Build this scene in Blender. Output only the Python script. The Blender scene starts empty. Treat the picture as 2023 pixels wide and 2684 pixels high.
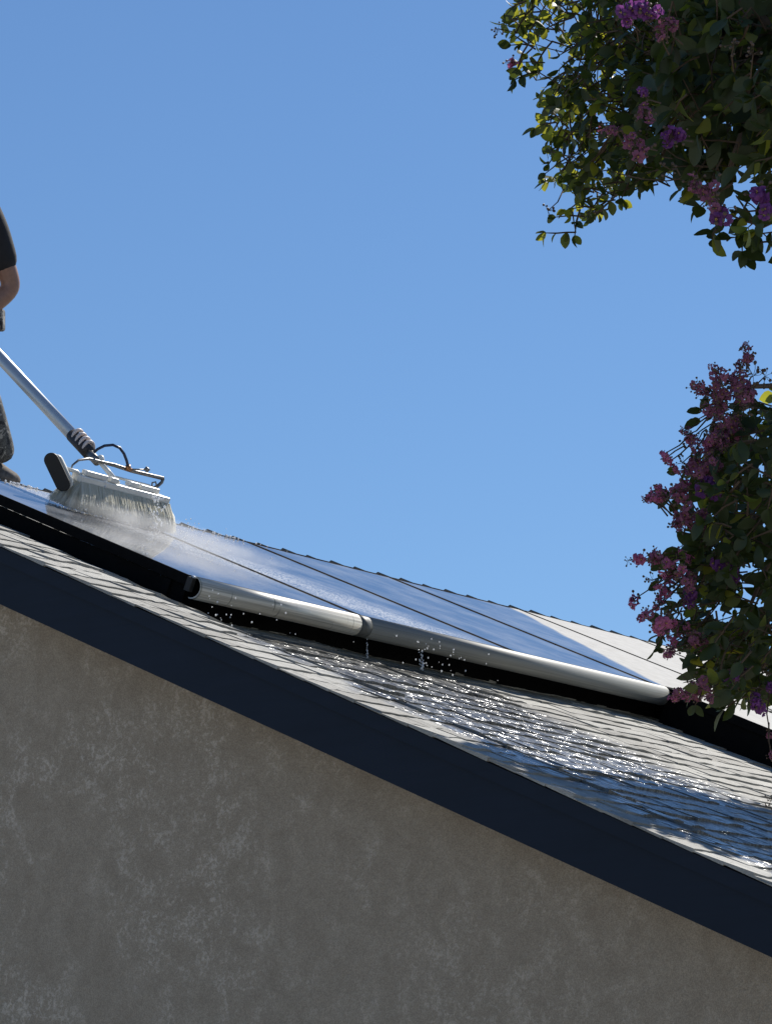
import bpy, bmesh, math, random
from math import radians, sin, cos, pi, sqrt
from mathutils import Vector, Matrix, noise

random.seed(7)
sc = bpy.context.scene
col = sc.collection
R = random.Random(11)

# ---------------------------------------------------------------- camera
ZC = 4.302                       # height of the array's lower near corner above the ground
TH = radians(24.05)              # roof pitch
CAM = Vector((-9.652, -8.776, ZC - 2.652))
YAW, PIT, ROLL = radians(39.05), radians(12.54), radians(0.20)
FPX, W0, H0 = 9329.6, 2023.0, 2684.0
fwd = Vector((cos(PIT) * cos(YAW), cos(PIT) * sin(YAW), sin(PIT)))
rgt0 = Vector((sin(YAW), -cos(YAW), 0))
up0 = rgt0.cross(fwd)
rgt = cos(ROLL) * rgt0 + sin(ROLL) * up0
upv = -sin(ROLL) * rgt0 + cos(ROLL) * up0
cd = bpy.data.cameras.new("camera")
cam = bpy.data.objects.new("camera", cd)
col.objects.link(cam)
cam.matrix_world = Matrix(((rgt.x, upv.x, -fwd.x, CAM.x), (rgt.y, upv.y, -fwd.y, CAM.y),
                           (rgt.z, upv.z, -fwd.z, CAM.z), (0, 0, 0, 1)))
cd.sensor_fit = 'HORIZONTAL'
cd.sensor_width = 36.0
cd.lens = 36.0 * FPX / W0
cd.clip_start = 0.1
cd.clip_end = 3000
sc.camera = cam

# ---------------------------------------------------------------- sky and sun
SUN_E, SUN_A = radians(46), radians(4)          # elevation, azimuth from +X towards +Y
sun_dir = Vector((cos(SUN_E) * cos(SUN_A), cos(SUN_E) * sin(SUN_A), sin(SUN_E)))
world = bpy.data.worlds.new("World")
sc.world = world
world.use_nodes = True
wn = world.node_tree
wn.nodes.clear()
sky = wn.nodes.new("ShaderNodeTexSky")
sky.sky_type = 'NISHITA'
sky.sun_disc = False
sky.sun_elevation = SUN_E
sky.sun_rotation = radians(90) - SUN_A
sky.air_density = 1.1
sky.dust_density = 0.0
sky.ozone_density = 9.0
bg = wn.nodes.new("ShaderNodeBackground")
bg.inputs["Strength"].default_value = 0.081
wo = wn.nodes.new("ShaderNodeOutputWorld")
wn.links.new(sky.outputs[0], bg.inputs[0])
wn.links.new(bg.outputs[0], wo.inputs[0])
sl = bpy.data.lights.new("sun", 'SUN')
sl.energy = 5.0
sl.angle = radians(0.53)
sl.color = (1.0, 0.95, 0.87)
so = bpy.data.objects.new("sun", sl)
col.objects.link(so)
so.rotation_euler = sun_dir.to_track_quat('Z', 'Y').to_euler()
so.location = (0, 0, 30)
sc.view_settings.view_transform = 'Standard'
sc.view_settings.look = 'None'
sc.view_settings.exposure = 0.3
sc.view_settings.gamma = 1.0
sc.render.engine = 'CYCLES'
sc.cycles.use_denoising = True
sc.cycles.max_bounces = 8
sc.cycles.caustics_reflective = False
sc.cycles.caustics_refractive = False
sc.cycles.sample_clamp_indirect = 6.0

# ---------------------------------------------------------------- coordinates
US = Vector((0, cos(TH), sin(TH)))              # up the slope
UN = Vector((0, -sin(TH), cos(TH)))             # off the roof
UX = Vector((1, 0, 0))
ORG = Vector((0, 0, ZC))


def RP(x, s, h=0.0):
    """point on / above the array plane: x along the eave, s up the slope, h off the glass"""
    return ORG + UX * x + US * s + UN * h


def at(px, py, t):
    """point seen at a photo pixel, t metres down the view axis"""
    return CAM + (fwd + rgt * ((px - W0 / 2) / FPX) + upv * ((H0 / 2 - py) / FPX)) * t


def roof_wob(x, s):
    v = noise.noise(Vector((x * 0.75, s * 0.8, 3.1))) * 0.010
    v += noise.noise(Vector((x * 2.1, s * 1.7, 9.4))) * 0.0045
    v *= 0.35 + 0.65 * max(0.0, min(1.0, (x + 0.45) / 0.6))
    u = max(0.0, min(1.0, (x + 0.14) / 0.42))
    return v - 0.052 * u * u * (3 - 2 * u)      + 0.006 * math.exp(-((x + 0.20) / 0.17) ** 2)     # rake edge rolls over


ROOF_H = -0.112                                 # roof surface below the glass
RAKE_X = -0.50
S_EAVE, S_RIDGE = -4.12, 2.64

# ---------------------------------------------------------------- helpers


class MB:
    def __init__(s):
        s.v, s.f, s.m = [], [], []

    def add(s, vs, fs, mi=0):
        o = len(s.v)
        s.v.extend([tuple(p) for p in vs])
        for f in fs:
            s.f.append(tuple(i + o for i in f))
            s.m.append(mi)

    def box(s, c, e1, e2, e3, mi=0):
        c = Vector(c)
        vs = [c + e1 * a + e2 * b + e3 * d for a in (-1, 1) for b in (-1, 1) for d in (-1, 1)]
        s.add(vs, [(0, 1, 3, 2), (4, 6, 7, 5), (0, 4, 5, 1), (2, 3, 7, 6), (0, 2, 6, 4), (1, 5, 7, 3)], mi)

    def tube(s, pts, rad, n=8, caps=True, mi=0):
        pts = [Vector(p) for p in pts]
        if not isinstance(rad, (list, tuple)):
            rad = [rad] * len(pts)
        ref = None
        o = len(s.v)
        for i, p in enumerate(pts):
            d = (pts[min(i + 1, len(pts) - 1)] - pts[max(i - 1, 0)])
            d.normalize()
            if ref is None:
                ref = d.orthogonal().normalized()
            ref = (ref - d * ref.dot(d))
            if ref.length < 1e-5:
                ref = d.orthogonal()
            ref.normalize()
            b = d.cross(ref)
            for k in range(n):
                a = 2 * pi * k / n
                s.v.append(tuple(p + (ref * cos(a) + b * sin(a)) * rad[i]))
        for i in range(len(pts) - 1):
            for k in range(n):
                k2 = (k + 1) % n
                s.f.append((o + i * n + k, o + i * n + k2, o + (i + 1) * n + k2, o + (i + 1) * n + k))
                s.m.append(mi)
        if caps:
            s.f.append(tuple(o + k for k in range(n))[::-1])
            s.f.append(tuple(o + (len(pts) - 1) * n + k for k in range(n)))
            s.m += [mi, mi]

    def ball(s, c, r, nu=6, nv=4, sc_=(1, 1, 1), mi=0):
        o = len(s.v)
        c = Vector(c)
        s.v.append(tuple(c + Vector((0, 0, r * sc_[2]))))
        for i in range(1, nv):
            for k in range(nu):
                a, b = pi * i / nv, 2 * pi * k / nu
                s.v.append((c.x + r * sc_[0] * sin(a) * cos(b), c.y + r * sc_[1] * sin(a) * sin(b), c.z + r * sc_[2] * cos(a)))
        s.v.append(tuple(c - Vector((0, 0, r * sc_[2]))))
        last = len(s.v) - 1
        for k in range(nu):
            k2 = (k + 1) % nu
            s.f.append((o, o + 1 + k, o + 1 + k2))
            s.m.append(mi)
            for i in range(nv - 2):
                a = o + 1 + i * nu
                s.f.append((a + k, a + nu + k, a + nu + k2, a + k2))
                s.m.append(mi)
            a = o + 1 + (nv - 2) * nu
            s.f.append((a + k, last, a + k2))
            s.m.append(mi)

    def mesh(s, name, mats, smooth=False):
        me = bpy.data.meshes.new(name)
        me.from_pydata(s.v, [], s.f)
        if not isinstance(mats, (list, tuple)):
            mats = [mats]
        for m in mats:
            me.materials.append(m)
        if len(mats) > 1:
            me.polygons.foreach_set("material_index", s.m)
        if smooth == 'sides':
            me.polygons.foreach_set("use_smooth", [len(f) == 4 and (k % 4 < 2) for k, f in enumerate(s.f)])
        elif smooth:
            me.polygons.foreach_set("use_smooth", [True] * len(s.f))
        me.update()
        return me

    def build(s, name, mats, parent=None, smooth=False, bevel=0):
        return link(name, s.mesh(name, mats, smooth), parent, bevel)


def link(name, me, parent=None, bevel=0, mw=None):
    o = bpy.data.objects.new(name, me)
    col.objects.link(o)
    if mw is not None:
        o.matrix_world = mw
    if parent is not None:
        adopt(o, parent)
    if bevel:
        b = o.modifiers.new("bevel", 'BEVEL')
        b.width = bevel
        b.segments = 2
        b.limit_method = 'ANGLE'
    return o


def adopt(o, parent):
    o.parent = parent
    p = parent
    m = Matrix.Identity(4)
    while p is not None and p.type == 'EMPTY':
        m = Matrix.Translation(-Vector(p.location)) @ m
        p = p.parent
    o.matrix_parent_inverse = m


def thing(name, label, cat, loc, group=None):
    o = bpy.data.objects.new(name, None)
    o.empty_display_size = 0.2
    o.location = loc
    col.objects.link(o)
    tag(o, label, cat, group)
    return o


def tag(o, label=None, cat=None, group=None, kind=None):
    if label:
        o["label"] = label
    if cat:
        o["category"] = cat
    if group:
        o["group"] = group
    if kind:
        o["kind"] = kind
    return o


# ---------------------------------------------------------------- materials


class NT:
    def __init__(s, name):
        s.mat = bpy.data.materials.new(name)
        s.mat.use_nodes = True
        s.t = s.mat.node_tree
        s.t.nodes.clear()
        s.out = s.t.nodes.new("ShaderNodeOutputMaterial")

    def n(s, ty, **kw):
        x = s.t.nodes.new(ty)
        for k, v in kw.items():
            if k.startswith("i_"):
                x.inputs[k[2:].replace("_", " ")].default_value = v
            else:
                setattr(x, k, v)
        return x

    def l(s, a, b):
        s.t.links.new(a, b)

    def val(s, x, sock):
        if hasattr(x, "is_output") or isinstance(x, bpy.types.NodeSocket):
            s.l(x, sock)
        else:
            sock.default_value = x

    def math(s, op, a, b=None, c=None, clamp=False):
        m = s.n("ShaderNodeMath", operation=op, use_clamp=clamp)
        s.val(a, m.inputs[0])
        if b is not None:
            s.val(b, m.inputs[1])
        if c is not None:
            s.val(c, m.inputs[2])
        return m.outputs[0]

    def noise(s, vec, scale, detail=3, rough=0.5, dist=0.0):
        x = s.n("ShaderNodeTexNoise")
        x.inputs["Scale"].default_value = scale
        x.inputs["Detail"].default_value = detail
        x.inputs["Roughness"].default_value = rough
        x.inputs["Distortion"].default_value = dist
        if vec is not None:
            s.l(vec, x.inputs["Vector"])
        return x.outputs["Fac"]

    def ramp(s, fac, stops):
        x = s.n("ShaderNodeValToRGB")
        e = x.color_ramp.elements
        while len(e) < len(stops):
            e.new(0.5)
        for k, (p, c) in enumerate(stops):
            e[k].position = p
            e[k].color = (*c, 1) if len(c) == 3 else c
        s.val(fac, x.inputs[0])
        return x.outputs[0]

    def mapr(s, v, a, b, c=0.0, d=1.0, smooth=True):
        x = s.n("ShaderNodeMapRange")
        x.interpolation_type = 'SMOOTHSTEP' if smooth else 'LINEAR'
        s.val(v, x.inputs[0])
        for k, q in zip((1, 2, 3, 4), (a, b, c, d)):
            s.val(q, x.inputs[k])
        return x.outputs[0]

    def mix(s, f, a, b):
        x = s.n("ShaderNodeMix", data_type='RGBA')
        s.val(f, x.inputs[0])
        for q, sk in ((a, x.inputs[6]), (b, x.inputs[7])):
            if isinstance(q, tuple):
                sk.default_value = (*q, 1) if len(q) == 3 else q
            else:
                s.l(q, sk)
        return x.outputs[2]

    def pos(s):
        return s.n("ShaderNodeNewGeometry").outputs["Position"]

    def xs(s):
        """x along the eave, s up the slope"""
        p = s.pos()
        sub = s.n("ShaderNodeVectorMath", operation='SUBTRACT')
        s.l(p, sub.inputs[0])
        sub.inputs[1].default_value = ORG
        sep = s.n("ShaderNodeSeparateXYZ")
        s.l(sub.outputs[0], sep.inputs[0])
        d = s.n("ShaderNodeVectorMath", operation='DOT_PRODUCT')
        s.l(sub.outputs[0], d.inputs[0])
        d.inputs[1].default_value = US
        return sep.outputs[0], d.outputs["Value"], p

    def bump(s, h, strength=0.3, dist=0.01, normal=None):
        b = s.n("ShaderNodeBump")
        b.inputs["Strength"].default_value = strength
        b.inputs["Distance"].default_value = dist
        s.l(h, b.inputs["Height"])
        if normal is not None:
            s.l(normal, b.inputs["Normal"])
        return b.outputs[0]

    def bsdf(s, base=None, rough=0.5, metal=0.0, normal=None, **kw):
        b = s.n("ShaderNodeBsdfPrincipled")
        if base is not None:
            if isinstance(base, tuple):
                b.inputs["Base Color"].default_value = (*base, 1)
            else:
                s.l(base, b.inputs["Base Color"])
        s.val(rough, b.inputs["Roughness"])
        s.val(metal, b.inputs["Metallic"])
        for k, v in kw.items():
            s.val(v, b.inputs[k.replace("_", " ")])
        if normal is not None:
            s.l(normal, b.inputs["Normal"])
        return b.outputs[0]

    def done(s, sh):
        s.l(sh, s.out.inputs["Surface"])
        return s.mat


def simple(name, c, rough=0.5, metal=0.0, nscale=40, var=0.25, bump=0.0, **kw):
    m = NT(name)
    p = m.pos()
    f = m.noise(p, nscale, 4, 0.6)
    lo = tuple(x * (1 - var) for x in c)
    hi = tuple(min(1, x * (1 + var)) for x in c)
    base = m.ramp(f, [(0.3, lo), (0.7, hi)])
    nrm = m.bump(f, bump, 0.005) if bump else None
    return m.done(m.bsdf(base, rough, metal, nrm, **kw))


def mat_stucco():
    m = NT("stucco")
    p = m.pos()
    sep = m.n("ShaderNodeSeparateXYZ")
    m.l(p, sep.inputs[0])
    big = m.noise(p, 1.6, 3, 0.55)
    med = m.noise(p, 9, 4, 0.6, 0.6)
    fine = m.noise(p, 55, 4, 0.65, 0.4)
    grit = m.noise(p, 260, 2, 0.6)
    patch = m.mapr(m.math('ADD', m.math('MULTIPLY', big, 0.9), m.math('MULTIPLY', med, 0.5)), 0.66, 0.86)
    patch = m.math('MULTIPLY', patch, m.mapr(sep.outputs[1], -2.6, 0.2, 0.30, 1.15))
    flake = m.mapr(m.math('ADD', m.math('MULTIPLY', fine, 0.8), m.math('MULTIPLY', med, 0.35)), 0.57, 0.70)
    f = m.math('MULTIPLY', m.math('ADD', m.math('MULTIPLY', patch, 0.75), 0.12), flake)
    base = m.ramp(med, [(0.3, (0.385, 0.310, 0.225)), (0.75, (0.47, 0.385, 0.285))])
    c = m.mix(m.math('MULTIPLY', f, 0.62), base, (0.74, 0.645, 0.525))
    grain = m.mapr(grit, 0.3, 0.7, 0.78, 1.20)
    mul = m.n("ShaderNodeVectorMath", operation='SCALE')
    m.l(c, mul.inputs[0])
    m.l(grain, mul.inputs["Scale"])
    hgt = m.math('ADD', m.math('MULTIPLY', fine, 1.0), m.math('MULTIPLY', grit, 0.4))
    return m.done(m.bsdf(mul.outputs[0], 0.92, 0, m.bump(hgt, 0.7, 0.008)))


def wet_mask(m, x, s, p):
    """water running off the array down the slope"""
    wob = m.math('MULTIPLY', m.math('SUBTRACT', m.noise(p, 2.6, 3), 0.5), 0.55)
    left = m.math('ADD', m.math('MULTIPLY', s, 0.25), 0.0)
    left = m.math('MAXIMUM', left, -0.30)
    right = m.math('ADD', m.math('MULTIPLY', s, 0.12), 1.75)
    a = m.mapr(m.math('ADD', m.math('SUBTRACT', x, left), wob), -0.10, 0.10)
    b = m.mapr(m.math('ADD', m.math('SUBTRACT', right, x), wob), -0.28, 0.28)
    c = m.mapr(s, -0.10, 0.02, 1.0, 0.0)
    return m.math('MULTIPLY', m.math('MULTIPLY', a, b), c)


def mat_shingle():
    m = NT("asphalt_shingle")
    x, s, p = m.xs()
    gran = m.noise(p, 330, 2, 0.7)
    blot = m.noise(p, 14, 3, 0.6)
    bigv = m.noise(p, 3.0, 2, 0.5)
    rnd = m.n("ShaderNodeObjectInfo").outputs["Random"]
    f = m.math('ADD', m.math('MULTIPLY', blot, 0.55), m.math('MULTIPLY', rnd, 0.28))
    f = m.math('ADD', f, m.math('MULTIPLY', m.math('SUBTRACT', bigv, 0.5), 0.4))
    c = m.ramp(f, [(0.2, (0.24, 0.23, 0.205)), (0.45, (0.38, 0.37, 0.335)), (0.75, (0.51, 0.50, 0.455))])
    g = m.mapr(gran, 0.25, 0.75, 0.62, 1.28)
    mul = m.n("ShaderNodeVectorMath", operation='SCALE')
    m.l(c, mul.inputs[0])
    m.l(g, mul.inputs["Scale"])
    wet = wet_mask(m, x, s, p)
    dark = m.n("ShaderNodeVectorMath", operation='SCALE')
    m.l(mul.outputs[0], dark.inputs[0])
    dark.inputs["Scale"].default_value = 0.5
    base = m.mix(wet, mul.outputs[0], dark.outputs[0])
    # ripples and beads in the running film
    cmb = m.n("ShaderNodeCombineXYZ")
    m.l(m.math('MULTIPLY', x, 55.0), cmb.inputs[0])
    m.l(m.math('MULTIPLY', s, 15.0), cmb.inputs[1])
    rip = m.noise(cmb.outputs[0], 1.0, 2, 0.5)
    cmb2 = m.n("ShaderNodeCombineXYZ")
    m.l(m.math('MULTIPLY', x, 17.0), cmb2.inputs[0])
    m.l(m.math('MULTIPLY', s, 9.0), cmb2.inputs[1])
    rip2 = m.noise(cmb2.outputs[0], 1.0, 1, 0.5)
    wh = m.math('ADD', rip, m.math('MULTIPLY', rip2, 1.6))
    dryb = m.bump(gran, 0.5, 0.003)
    wetb = m.bump(wh, 1.0, 0.028)
    sh_dry = m.bsdf(base, 0.85, 0, dryb)
    sh_wet = m.bsdf(base, 0.30, 0, wetb, IOR=1.33, Coat_Weight=1.0, Coat_Roughness=0.18, Coat_IOR=1.33, Coat_Normal=wetb)
    mx = m.n("ShaderNodeMixShader")
    m.l(wet, mx.inputs[0])
    m.l(sh_dry, mx.inputs[1])
    m.l(sh_wet, mx.inputs[2])
    return m.done(mx.outputs[0])


def mat_glass():
    m = NT("panel_glass")
    x, s, p = m.xs()
    wob = m.math('MULTIPLY', m.math('SUBTRACT', m.noise(p, 6, 4, 0.6), 0.5), 0.10)
    edge = m.math('SUBTRACT', m.math('SUBTRACT', x, m.math('MULTIPLY', s, 0.537)), 3.10)
    dust = m.mapr(m.math('ADD', edge, wob), -0.03, 0.03)
    dn = m.noise(p, 18, 4, 0.6)
    dcol = m.ramp(dn, [(0.3, (0.40, 0.39, 0.365)), (0.7, (0.50, 0.49, 0.46))])
    # cells: 6 x 10 dark silicon squares with fine grid lines
    fx = m.math('FRACT', m.math('MULTIPLY', x, 6.0 / 1.014))
    fs = m.math('FRACT', m.math('MULTIPLY', s, 10.0 / 1.65))
    ex = m.math('MINIMUM', fx, m.math('SUBTRACT', 1.0, fx))
    es = m.math('MINIMUM', fs, m.math('SUBTRACT', 1.0, fs))
    g = m.mapr(m.math('MINIMUM', ex, es), 0.008, 0.02)
    cell = m.mix(g, (0.05, 0.055, 0.065), (0.008, 0.011, 0.028))
    # spray and suds drifting over the glass away from the brush
    sp = m.math('SUBTRACT', m.math('ADD', x, m.math('MULTIPLY', s, 0.62)), 1.55)
    spn = m.math('MULTIPLY', m.math('SUBTRACT', m.noise(p, 4.0, 3, 0.6), 0.5), 0.5)
    band = m.mapr(m.math('ABSOLUTE', m.math('ADD', sp, spn)), 0.05, 0.48, 1.0, 0.0)
    speck = m.mapr(m.noise(p, 110, 3, 0.75), 0.40, 0.66)
    rng = m.mapr(x, 1.6, 2.5, 1.0, 0.0)
    rng2 = m.mapr(x, 0.25, 0.6, 0.0, 1.0)
    film = m.math('MULTIPLY', m.math('MULTIPLY', band, speck), m.math('MULTIPLY', rng, rng2))
    film = m.math('MULTIPLY', film, 0.75)
    film = m.math('ADD', film, m.mapr(m.noise(p, 5, 4, 0.6), 0.3, 0.75, 0.03, 0.16), clamp=True)
    c1 = cell
    drop = m.noise(p, 130, 2, 0.5)
    nb = m.bump(drop, 0.03, 0.001)
    rgh = 0.03
    clean = m.bsdf(c1, rgh, 0, nb, IOR=1.42)
    suds = m.bsdf((0.62, 0.64, 0.66), 0.6, 0, None, IOR=1.2)
    mf = m.n("ShaderNodeMixShader")
    m.l(film, mf.inputs[0])
    m.l(clean, mf.inputs[1])
    m.l(suds, mf.inputs[2])
    clean = mf.outputs[0]
    dirty = m.bsdf(dcol, 0.75, 0, None, IOR=1.2)
    mx = m.n("ShaderNodeMixShader")
    m.l(dust, mx.inputs[0])
    m.l(clean, mx.inputs[1])
    m.l(dirty, mx.inputs[2])
    return m.done(mx.outputs[0])


def mat_skirt():
    m = NT("skirt_metal")
    x, s, p = m.xs()
    mp = m.n("ShaderNodeMapping")
    mp.inputs["Scale"].default_value = (1.2, 110, 110)
    m.l(p, mp.inputs[0])
    st = m.noise(mp.outputs[0], 1.0, 3, 0.6)
    mp2 = m.n("ShaderNodeMapping")
    mp2.inputs["Scale"].default_value = (55, 3, 3)
    m.l(p, mp2.inputs[0])
    run = m.noise(mp2.outputs[0], 1.0, 2, 0.5)
    base = m.ramp(st, [(0.3, (0.20, 0.205, 0.19)), (0.7, (0.30, 0.305, 0.285))])
    base = m.mix(m.mapr(x, 1.0, 1.03, 1.0, 0.0), base, m.ramp(st, [(0.35, (0.34, 0.325, 0.28)), (0.6, (0.66, 0.64, 0.57))]))  # rinsed first piece; its sun glint is also put into this whiter base
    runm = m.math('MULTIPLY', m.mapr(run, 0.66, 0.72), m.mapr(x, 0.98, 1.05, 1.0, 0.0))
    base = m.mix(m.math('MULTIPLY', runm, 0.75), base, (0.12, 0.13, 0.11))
    wet = m.mapr(m.math('ADD', x, m.math('MULTIPLY', m.math('SUBTRACT', st, 0.5), 0.1)), 0.98, 1.02, 1.0, 0.0)
    rgh = m.math('SUBTRACT', 0.60, m.math('MULTIPLY', wet, 0.22))
    return m.done(m.bsdf(base, rgh, 0.1, m.bump(st, 0.12, 0.002)))


def mat_leaf(name, c1, c2, trans, rough=0.45, tf=0.45):
    m = NT(name)
    p = m.pos()
    f = m.noise(p, 22, 2, 0.5)
    rnd = m.n("ShaderNodeObjectInfo").outputs["Random"]
    f = m.math('ADD', m.math('MULTIPLY', f, 0.8), m.math('MULTIPLY', rnd, 0.2))
    base = m.ramp(f, [(0.3, c1), (0.7, c2)])
    b = m.bsdf(base, rough)
    t = m.n("ShaderNodeBsdfTranslucent")
    t.inputs[0].default_value = (*trans, 1)
    mx = m.n("ShaderNodeMixShader")
    mx.inputs[0].default_value = tf
    m.l(b, mx.inputs[1])
    m.l(t.outputs[0], mx.inputs[2])
    return m.done(mx.outputs[0])


def mat_camo():
    m = NT("camo_cloth")
    p = m.pos()
    a = m.noise(p, 24, 3, 0.6, 0.8)
    c = m.ramp(a, [(0.40, (0.02, 0.021, 0.023)), (0.45, (0.12, 0.12, 0.115)), (0.52, (0.03, 0.032, 0.033)), (0.58, (0.30, 0.29, 0.27))])
    return m.done(m.bsdf(c, 0.9, 0, m.bump(m.noise(p, 60, 3), 0.3, 0.004)))


def mat_wood_paint():
    m = NT("navy_paint")
    p = m.pos()
    mp = m.n("ShaderNodeMapping")
    mp.inputs["Rotation"].default_value = (-TH, 0, 0)
    mp.inputs["Scale"].default_value = (30, 2.0, 30)
    m.l(p, mp.inputs[0])
    g = m.noise(mp.outputs[0], 1.0, 4, 0.6)
    b = m.noise(p, 3.0, 3, 0.6)
    f = m.math('ADD', m.math('MULTIPLY', g, 0.5), m.math('MULTIPLY', b, 0.5))
    c = m.ramp(f, [(0.3, (0.0035, 0.0095, 0.021)), (0.7, (0.0068, 0.0145, 0.031))])
    return m.done(m.bsdf(c, 0.62, 0, m.bump(g, 0.25, 0.003), Specular_IOR_Level=0.3))


M = {}
M['stucco'] = mat_stucco()
M['shingle'] = mat_shingle()
M['glass'] = mat_glass()
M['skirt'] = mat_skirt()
M['navy'] = mat_wood_paint()
M['deck'] = simple("roof_underlay", (0.05, 0.05, 0.05), 0.9)
M['cap'] = simple("ridge_shingle", (0.13, 0.13, 0.125), 0.9, nscale=120, bump=0.4)
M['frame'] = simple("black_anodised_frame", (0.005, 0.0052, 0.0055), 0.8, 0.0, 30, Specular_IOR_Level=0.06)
M['blackpl'] = simple("black_rubber", (0.006, 0.006, 0.006), 0.5)
M['splice'] = simple("splice_plate", (0.09, 0.095, 0.09), 0.55)
M['ground'] = simple("pale_concrete", (0.30, 0.28, 0.25), 0.9, nscale=3, bump=0.2)
M['alu'] = simple("aluminium", (0.50, 0.54, 0.58), 0.36, 0.5, 3, 0.03)
M['grip'] = simple("dark_sleeve", (0.03, 0.026, 0.026), 0.6)
M['coil'] = simple("pale_hose", (0.68, 0.58, 0.53), 0.45, nscale=20, var=0.08)
M['hose'] = simple("dark_blue_hose", (0.008, 0.02, 0.055), 0.35)
M['brushw'] = simple("white_plastic", (0.82, 0.80, 0.73), 0.35, nscale=40, var=0.06)
M['bristle'] = mat_leaf("bristles", (0.82, 0.80, 0.72), (0.90, 0.88, 0.80), (0.93, 0.91, 0.82), 0.5, 0.62)
M['brass'] = simple("brass_fitting", (0.33, 0.16, 0.07), 0.35, 0.8)
M['steel'] = simple("grey_rod", (0.20, 0.195, 0.19), 0.4, 0.7)
M['skin'] = simple("skin", (0.27, 0.145, 0.10), 0.5, nscale=60, var=0.12, Subsurface_Weight=0.1)
M['shirt'] = simple("black_cotton", (0.010, 0.010, 0.013), 0.85, nscale=30, bump=0.3)
M['camo'] = mat_camo()
M['shoe'] = simple("grey_suede", (0.15, 0.125, 0.105), 0.9, nscale=45, var=0.5, bump=0.4)
M['sole'] = simple("shoe_sole", (0.38, 0.34, 0.30), 0.8, nscale=50, var=0.3)
M['hair'] = simple("dark_hair", (0.012, 0.009, 0.007), 0.6)
M['eye'] = simple("eye", (0.6, 0.6, 0.58), 0.2, var=0.02)
M['water'] = mat_leaf("water_bead", (0.80, 0.82, 0.84), (0.92, 0.93, 0.95), (0.95, 0.96, 0.97), 0.08, 0.6)
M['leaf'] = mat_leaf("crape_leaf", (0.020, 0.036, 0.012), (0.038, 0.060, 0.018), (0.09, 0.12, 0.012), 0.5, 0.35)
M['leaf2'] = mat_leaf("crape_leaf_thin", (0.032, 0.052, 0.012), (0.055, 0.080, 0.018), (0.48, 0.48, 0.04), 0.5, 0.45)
M['bark'] = simple("bark", (0.12, 0.085, 0.06), 0.85, nscale=25, var=0.4, bump=0.4)
M['twig'] = simple("twig", (0.07, 0.045, 0.025), 0.8)
M['petal'] = mat_leaf("purple_petal", (0.13, 0.035, 0.17), (0.21, 0.06, 0.26), (0.32, 0.09, 0.34), 0.7, 0.35)
M['petal_sunlit'] = mat_leaf("sunlit_pink_petal", (0.40, 0.10, 0.22), (0.52, 0.18, 0.32), (0.62, 0.18, 0.38), 0.6, 0.45)  # brighter copy for the left edge blossoms, sunlight put into the colour
M['petaldull'] = mat_leaf("faded_petal", (0.21, 0.075, 0.135), (0.34, 0.135, 0.22), (0.44, 0.14, 0.25), 0.7, 0.42)
M['stamen'] = simple("stamen", (0.55, 0.36, 0.05), 0.6)
M['bud'] = simple("seed_capsule", (0.085, 0.055, 0.035), 0.6, nscale=90, var=0.4)

# ---------------------------------------------------------------- ground
g = MB()
g.add([(-700, -700, 0), (700, -700, 0), (700, 700, 0), (-700, 700, 0)], [(0, 1, 2, 3)])
tag(g.build("ground", M['ground']), kind="structure")

# ---------------------------------------------------------------- house
house = thing("house", "stucco house with navy rake board and pale shingle roof", "house", (4.0, RP(0, S_RIDGE).y, 0))
HX1 = 9.5
yE, zE = RP(0, S_EAVE, ROOF_H - 0.10).y, RP(0, S_EAVE, ROOF_H - 0.10).z
yR, zR = RP(0, S_RIDGE, ROOF_H - 0.10).y, RP(0, S_RIDGE, ROOF_H - 0.10).z
yB = 2 * yR - yE
WX0, WX1 = RAKE_X + 0.26, HX1 - 0.3


wm = MB()
ovh = 0.45
yw0, yw1 = yE + ovh, yB - ovh
zw = zE + ovh * math.tan(TH) - 0.02
prof = [(yw0, 0), (yw1, 0), (yw1, zw), (yR, zR - 0.02), (yw0, zw)]
vs = [(WX0, y, z) for y, z in prof] + [(WX1, y, z) for y, z in prof]
n = len(prof)
wm.add(vs, [tuple(range(n))[::-1], tuple(range(n, 2 * n))] + [(i, (i + 1) % n, n + (i + 1) % n, n + i) for i in range(n)])
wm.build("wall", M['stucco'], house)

# roof: near slope as a gently uneven deck, far slope plain
rm = MB()
nx, ns = 80, 60
dv = []
for i in range(nx + 1):
    x = RAKE_X + 0.012 + (HX1 - RAKE_X) * i / nx
    for j in range(ns + 1):
        s_ = S_EAVE + (S_RIDGE - S_EAVE) * j / ns
        dv.append(RP(x, s_, ROOF_H - 0.008 + roof_wob(x, s_)))
fs = []
for i in range(nx):
    for j in range(ns):
        a = i * (ns + 1) + j
        fs.append((a, a + ns + 1, a + ns + 2, a + 1))
rm.add(dv, fs)
bt = [RP(x, s_, ROOF_H - 0.055) for x, s_ in ((RAKE_X + 0.012, S_EAVE), (HX1, S_EAVE), (HX1, S_RIDGE), (RAKE_X + 0.012, S_RIDGE))]
rm.add(bt, [(0, 3, 2, 1)])
ridge_p = RP(0, S_RIDGE, ROOF_H)
yrid, zrid = ridge_p.y, ridge_p.z
US2 = Vector((0, cos(TH), -sin(TH)))
UN2 = Vector((0, sin(TH), cos(TH)))
LB = S_RIDGE - S_EAVE
c2 = Vector(((RAKE_X + HX1) / 2, yrid, zrid - 0.006)) + US2 * LB / 2 - UN2 * 0.025
rm.box(c2, UX * (HX1 - RAKE_X - 0.02) / 2, US2 * LB / 2, UN2 * 0.02)
roof = rm.build("roof", M['deck'], house)

# rake boards, fascia
RT = ROOF_H - 0.006      # top of rake board below the shingles


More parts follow.
